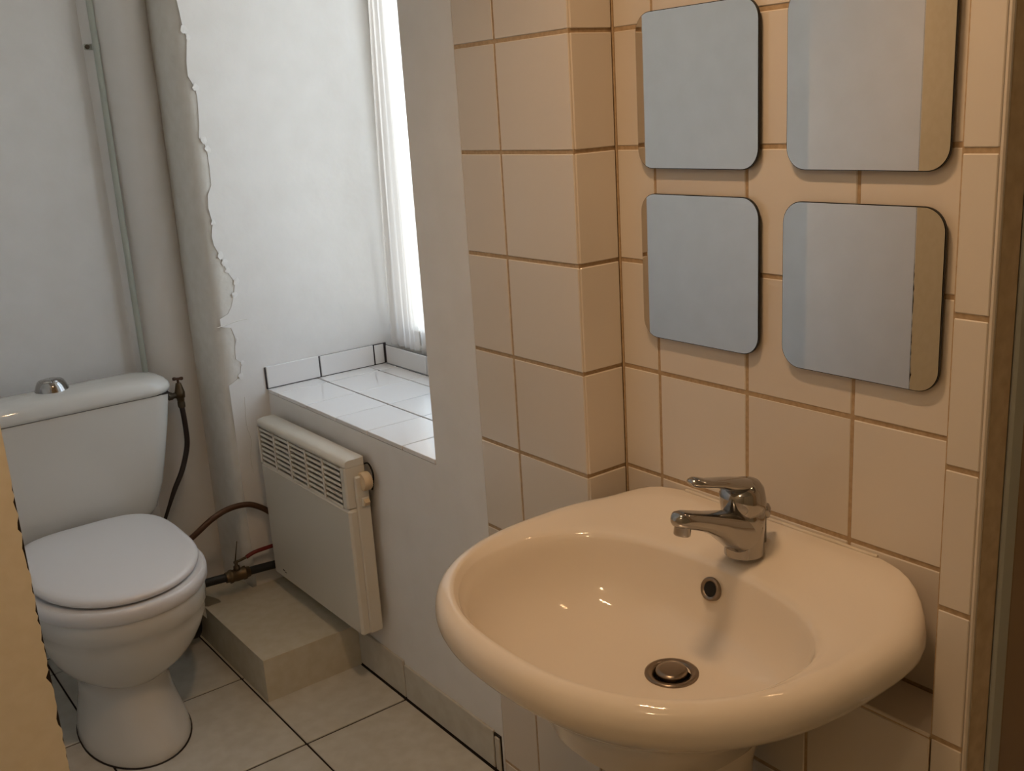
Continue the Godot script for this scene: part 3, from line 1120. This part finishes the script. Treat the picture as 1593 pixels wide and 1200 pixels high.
# ------------------------------------------------------------------ heater
func heater() -> void:
	var xf := 1.053          # front face
	var xb := 1.112
	var z0 := -2.672
	var z1 := -2.150
	var y0 := 0.176
	var y1 := 0.652
	var t := thing("electric_heater", "white electric convector heater on the wall under the window", "heater", Vector3.ZERO)
	# case below the grille
	var yg := 0.520
	var st := mb()
	box(st, Vector3(xf, y0, z0), Vector3(xb, yg, z1 + 0.004), 0.006)
	obj("case", st, M.enamel, t)
	st = mb()
	box(st, Vector3(xf + 0.022, y0 + 0.004, z1), Vector3(xb - 0.001, yg + 0.085, z1 + 0.011), 0.003)
	obj("side_panel", st, M.enamel, t)
	st = mb()
	box(st, Vector3(xb - 0.003, yg, z0 + 0.004), Vector3(xb, y1 - 0.018, z1 - 0.004))
	obj("back_plate", st, M.sheet_metal, t)
	st = mb()
	box(st, Vector3(xf + 0.020, yg, z0), Vector3(xb, y1 - 0.02, z0 + 0.004))
	obj("end_plate", st, M.enamel, t)
	# head: rounded top, end posts
	st = mb()
	var rings := []
	for z in [z0, z0 + 0.006, z1 - 0.006, z1]:
		var inset: float = 0.004 if z in [z0, z1] else 0.0
		var ring := []
		for q in [[xb, y1 - 0.022], [xb, y1 - 0.004], [xb - 0.006, y1], [xf + 0.022, y1], [xf + 0.012, y1 - 0.002], [xf + 0.005, y1 - 0.007], [xf + 0.001, y1 - 0.014], [xf, y1 - 0.022]]:
			ring.append(Vector3(clamp(q[0], xf + inset, xb - inset), min(q[1], y1 - inset), z))
		rings.append(ring)
	loft(st, rings, true, true, true)
	obj("top_cap", st, M.enamel, t)
	st = mb()
	box(st, Vector3(xf, yg, z0), Vector3(xf + 0.022, y1 - 0.02, z0 + 0.010), 0.002)
	obj("end_post", st, M.enamel, t)
	st = mb()
	box(st, Vector3(xf, yg + 0.0006, z1 - 0.026), Vector3(xb, y1 - 0.02, z1), 0.004)
	obj("end_post", st, M.enamel, t)
	# grille: five bays of eight blades
	var ga := z0 + 0.010
	var gb := z1 - 0.026
	for c in 4:
		var z: float = lerp(ga, gb, (c + 1) / 5.0)
		st = mb()
		box(st, Vector3(xf + 0.0005, yg, z - 0.005), Vector3(xf + 0.016, y1 - 0.02, z + 0.005), 0.001)
		obj("mullion", st, M.enamel, t)
	var blade := box_mesh(Vector3(0.007, 0.0070, (gb - ga) / 5.0 - 0.009), 0.001)
	for c in 5:
		for r in 8:
			var o := inst("blade", blade, M.enamel, t)
			o.position = Vector3(xf + 0.0055, lerp(yg + 0.001, y1 - 0.031, r / 7.0), lerp(ga, gb, (c + 0.5) / 5.0))
			o.rotation.z = -0.25
	# thermostat wheel and switch on the side
	st = mb()
	lathe(st, Vector3(xb - 0.022, 0.590, z1 + 0.012), Vector3.RIGHT, [[0, 0.020], [0.002, 0.0222], [0.020, 0.0222], [0.022, 0.020]], 40, 0.0016)
	obj("thermostat_knob", st, M.knob_plastic, t)
	st = mb()
	box(st, Vector3(xb - 0.026, 0.525, z1 + 0.009), Vector3(xb - 0.004, 0.548, z1 + 0.015), 0.002)
	var sw := obj("switch", st, M.enamel, t)
	st = mb()
	slab(st, Vector3(xb - 0.022, 0.528, z1 + 0.015), Vector3.BACK, Vector3.UP, Vector3(0.014, 0, 0), PackedVector2Array([Vector2(0, 0), Vector2(0.004, 0), Vector2(0.010, 0.010), Vector2(0.002, 0.017), Vector2(0, 0.017)]))
	obj("rocker", st, M.knob_plastic, sw)
	# wall bracket behind, small printed mark in the lower corner
	st = mb()
	box(st, Vector3(xb - 0.001, y0 + 0.08, z0 + 0.06), Vector3(XB, y1 - 0.10, z0 + 0.10))
	obj("wall_bracket", st, M.sheet_metal, t)
	st = mb()
	box(st, Vector3(xb - 0.001, y0 + 0.08, z1 - 0.10), Vector3(XB, y1 - 0.10, z1 - 0.06))
	obj("wall_bracket", st, M.sheet_metal, t)
	st = mb()
	box(st, Vector3(xf - 0.0004, 0.2035, -2.612), Vector3(xf + 0.001, 0.2065, -2.598))
	box(st, Vector3(xf - 0.0004, 0.2005, -2.600), Vector3(xf + 0.001, 0.2028, -2.588))
	obj("printed_mark", st, M.print_ink, t)
	st = mb()
	tube(st, [Vector3(xb - 0.01, y1 - 0.03, z1 - 0.01), Vector3(xb + 0.006, y1 - 0.022, z1 + 0.004), Vector3(xb + 0.008, y1 - 0.05, z1 + 0.022), Vector3(xb + 0.006, y1 - 0.09, z1 + 0.012)], 0.0022, 8, 5)
	obj("cable", st, M.black, t)

# ------------------------------------------------------------------ pipes
func plumbing() -> void:
	# boxed-in step with a notch for the waste pipe
	var poly := PackedVector2Array()
	poly.append(Vector2(0.846, 2.311))
	poly.append(Vector2(XB - 0.008, 2.311))
	poly.append(Vector2(XB - 0.008, 2.738))
	poly.append(Vector2(1.002, 2.738))
	poly.append(Vector2(0.996, 2.85))
	poly.append(Vector2(0.846, 2.85))
	var st := mb()
	slab(st, Vector3.ZERO, Vector3.RIGHT, Vector3.FORWARD, Vector3(0, 0.085, 0), poly)
	var t := thing("pipe_boxing", "low beige box step hiding pipes beside the toilet", "box step", Vector3.ZERO)
	obj("base", st, M.step_paint, t)
	var p2 := PackedVector2Array()
	p2.append(Vector2(0.846, 2.311))
	p2.append(Vector2(XB - 0.008, 2.311))
	p2.append(Vector2(XB - 0.008, 2.738))
	p2.append(Vector2(1.002, 2.738))
	p2.append(Vector2(0.996, 2.85))
	p2.append(Vector2(0.905, 2.85))
	for i in 9:
		var a: float = lerp(0.0, 1.0, i / 8.0)
		p2.append(Vector2(0.846 + 0.05 * cos(lerp(-0.7, 1.57, 1.0 - a) * 0.95) * (0.75 if a > 0.9 else 1.0), 2.785 - 0.075 * sin(lerp(-0.6, 1.57, a))))
	p2[p2.size() - 1] = Vector2(0.846, 2.712)
	st = mb()
	slab(st, Vector3(0, 0.085, 0), Vector3.RIGHT, Vector3.FORWARD, Vector3(0, 0.035, 0), p2)
	obj("top_board", st, M.step_paint, t)
	# waste pipe in the shadow behind the bowl
	st = mb()
	tube(st, [Vector3(0.715, 0.09, -2.72), Vector3(0.76, 0.08, -2.745), Vector3(0.79, 0.07, -2.758), Vector3(0.822, 0.065, -2.765)], 0.05, 20, 6)
	tag(obj("waste_pipe", st, M.dark_pipe, self), "dark waste pipe leading from the toilet into the box step", "pipe")
	# painted pipe on the casing
	var v := thing("riser_pipe", "thin grey painted pipe running up the wall behind the cistern", "pipe", Vector3.ZERO)
	st = mb()
	tube(st, [Vector3(0.8470, 0.62, -2.930), Vector3(0.850, 1.2, -2.930), Vector3(0.855, 1.70, -2.930), Vector3(0.857, CEIL - 0.001, -2.930)], 0.0085, 12, 4)
	obj("pipe", st, M.pipe_paint, v)
	var c := Vector3(0.8548, 1.676, -2.930)
	st = mb()
	box(st, c + Vector3(-0.028, -0.008, -0.013), c + Vector3(0.03, 0.008, -0.008), 0.002)
	lathe(st, c + Vector3(0, -0.008, 0), Vector3.UP, [[0, 0.0105], [0.016, 0.0105]], 16)
	var clip := obj("pipe_clip", st, M.pipe_paint, v)
	for s in [-0.021, 0.023]:
		st = mb()
		lathe(st, c + Vector3(s, 0, -0.010), Vector3.BACK, [[0, 0.006], [0.006, 0.006], [0.008, 0.004]], 12)
		obj("screw", st, M.dull_brass, clip)
	# stop tap beside the cistern, hose below it
	var at := Vector3(0.914, 0.722, -2.862)
	var tap := thing("stop_tap", "small brass stop tap with a T handle beside the cistern", "tap", at)
	st = mb()
	lathe(st, Vector3(0, -0.026, 0), Vector3.UP, [[0, 0.010], [0.010, 0.011], [0.011, 0.0135], [0.026, 0.0145], [0.034, 0.0125], [0.050, 0.0085], [0.054, 0.0075]], 20)
	obj("body", st, M.brass, tap)
	st = mb()
	lathe(st, Vector3(-0.010, -0.006, 0), Vector3.LEFT, [[0, 0.0085], [0.012, 0.0085], [0.013, 0.011], [0.024, 0.011]], 16)
	obj("inlet", st, M.dull_brass, tap)
	st = mb()
	lathe(st, Vector3(0, 0.026, 0), Vector3.UP, [[0, 0.0035], [0.014, 0.0035]], 10)
	lathe(st, Vector3(-0.0145, 0.0435, 0.004), Vector3(1, -0.16, -0.2), [[0, 0.0045], [0.004, 0.0052], [0.011, 0.0035], [0.019, 0.0035], [0.026, 0.0052], [0.030, 0.0045]], 10)
	obj("handle", st, M.copper, tap)
	st = mb()
	lathe(st, Vector3(0, -0.045, 0), Vector3.UP, [[0, 0.010], [0.004, 0.0115], [0.016, 0.0115], [0.019, 0.009]], 6)
	obj("nut", st, M.dull_brass, tap)
	st = mb()
	tube(st, [at + Vector3(0, -0.040, 0), at + Vector3(0.001, -0.10, 0.003), at + Vector3(-0.004, -0.16, 0.006), at + Vector3(-0.030, -0.225, 0.012), at + Vector3(-0.062, -0.275, 0.018), at + Vector3(-0.088, -0.325, 0.02), at + Vector3(-0.105, -0.37, 0.01)], [0.0075, 0.0075, 0.0075, 0.0075, 0.007, 0.005, 0.005], 12, 6)
	tag(obj("supply_hose", st, M.hose, self), "dark flexible hose hanging from the stop tap beside the cistern", "hose")
	# bent copper pipe on the wall
	st = mb()
	tube(st, [Vector3(0.70, 0.22, -2.80), Vector3(0.78, 0.285, -2.752), Vector3(0.852, 0.342, -2.722), Vector3(0.905, 0.376, -2.716), Vector3(0.955, 0.392, -2.715), Vector3(1.008, 0.391, -2.713), Vector3(1.045, 0.374, -2.708), Vector3(1.078, 0.345, -2.70), Vector3(1.105, 0.30, -2.70), Vector3(1.112, 0.15, -2.705)], 0.0085, 12, 6)
	tag(obj("bent_pipe", st, M.copper, self), "bent brown copper pipe arching along the wall beside the toilet", "pipe")
	# valve on the lower pipe, red lever
	var w := thing("shutoff_valve", "brass shut-off valve with red lever on a dark pipe above the box step", "valve", Vector3(0, 0.170, -2.705))
	st = mb()
	tube(st, [Vector3(0.74, 0.012, -0.03), Vector3(0.85, 0.022, -0.01), Vector3(0.93, 0.022, 0.0), Vector3(1.02, 0.018, 0.0), Vector3(1.10, 0.012, 0.0)], 0.0125, 12, 4)
	obj("pipe", st, M.dark_pipe, w)
	st = mb()
	lathe(st, Vector3(0.915, 0.022, 0), Vector3(1, -0.04, 0), [[0, 0.016], [0.010, 0.017], [0.012, 0.021], [0.018, 0.021], [0.022, 0.0185], [0.036, 0.020], [0.050, 0.0185], [0.054, 0.021], [0.060, 0.021], [0.062, 0.017], [0.072, 0.016]], 8)
	obj("body", st, M.brass, w)
	st = mb()
	lathe(st, Vector3(0.951, 0.038, 0), Vector3.UP, [[0, 0.010], [0.010, 0.009], [0.012, 0.005], [0.024, 0.005]], 14)
	obj("stem", st, M.dull_brass, w)
	st = mb()
	tube(st, [Vector3(0.945, 0.060, 0.0), Vector3(0.965, 0.062, 0.0), Vector3(0.985, 0.066, 0.001)], 0.004, 8, 4)
	tube(st, [Vector3(0.951, 0.060, -0.005), Vector3(0.960, 0.095, -0.008), Vector3(0.966, 0.118, -0.010)], [0.002, 0.0014, 0.001], 6, 3)
	var lev := obj("lever", st, M.dull_brass, w)
	st = mb()
	tube(st, [Vector3(0.983, 0.0655, 0.001), Vector3(1.01, 0.074, 0.002), Vector3(1.055, 0.076, 0.003), Vector3(1.075, 0.076, 0.003)], 0.0058, 10, 5)
	obj("lever_sleeve", st, M.red_plastic, lev)
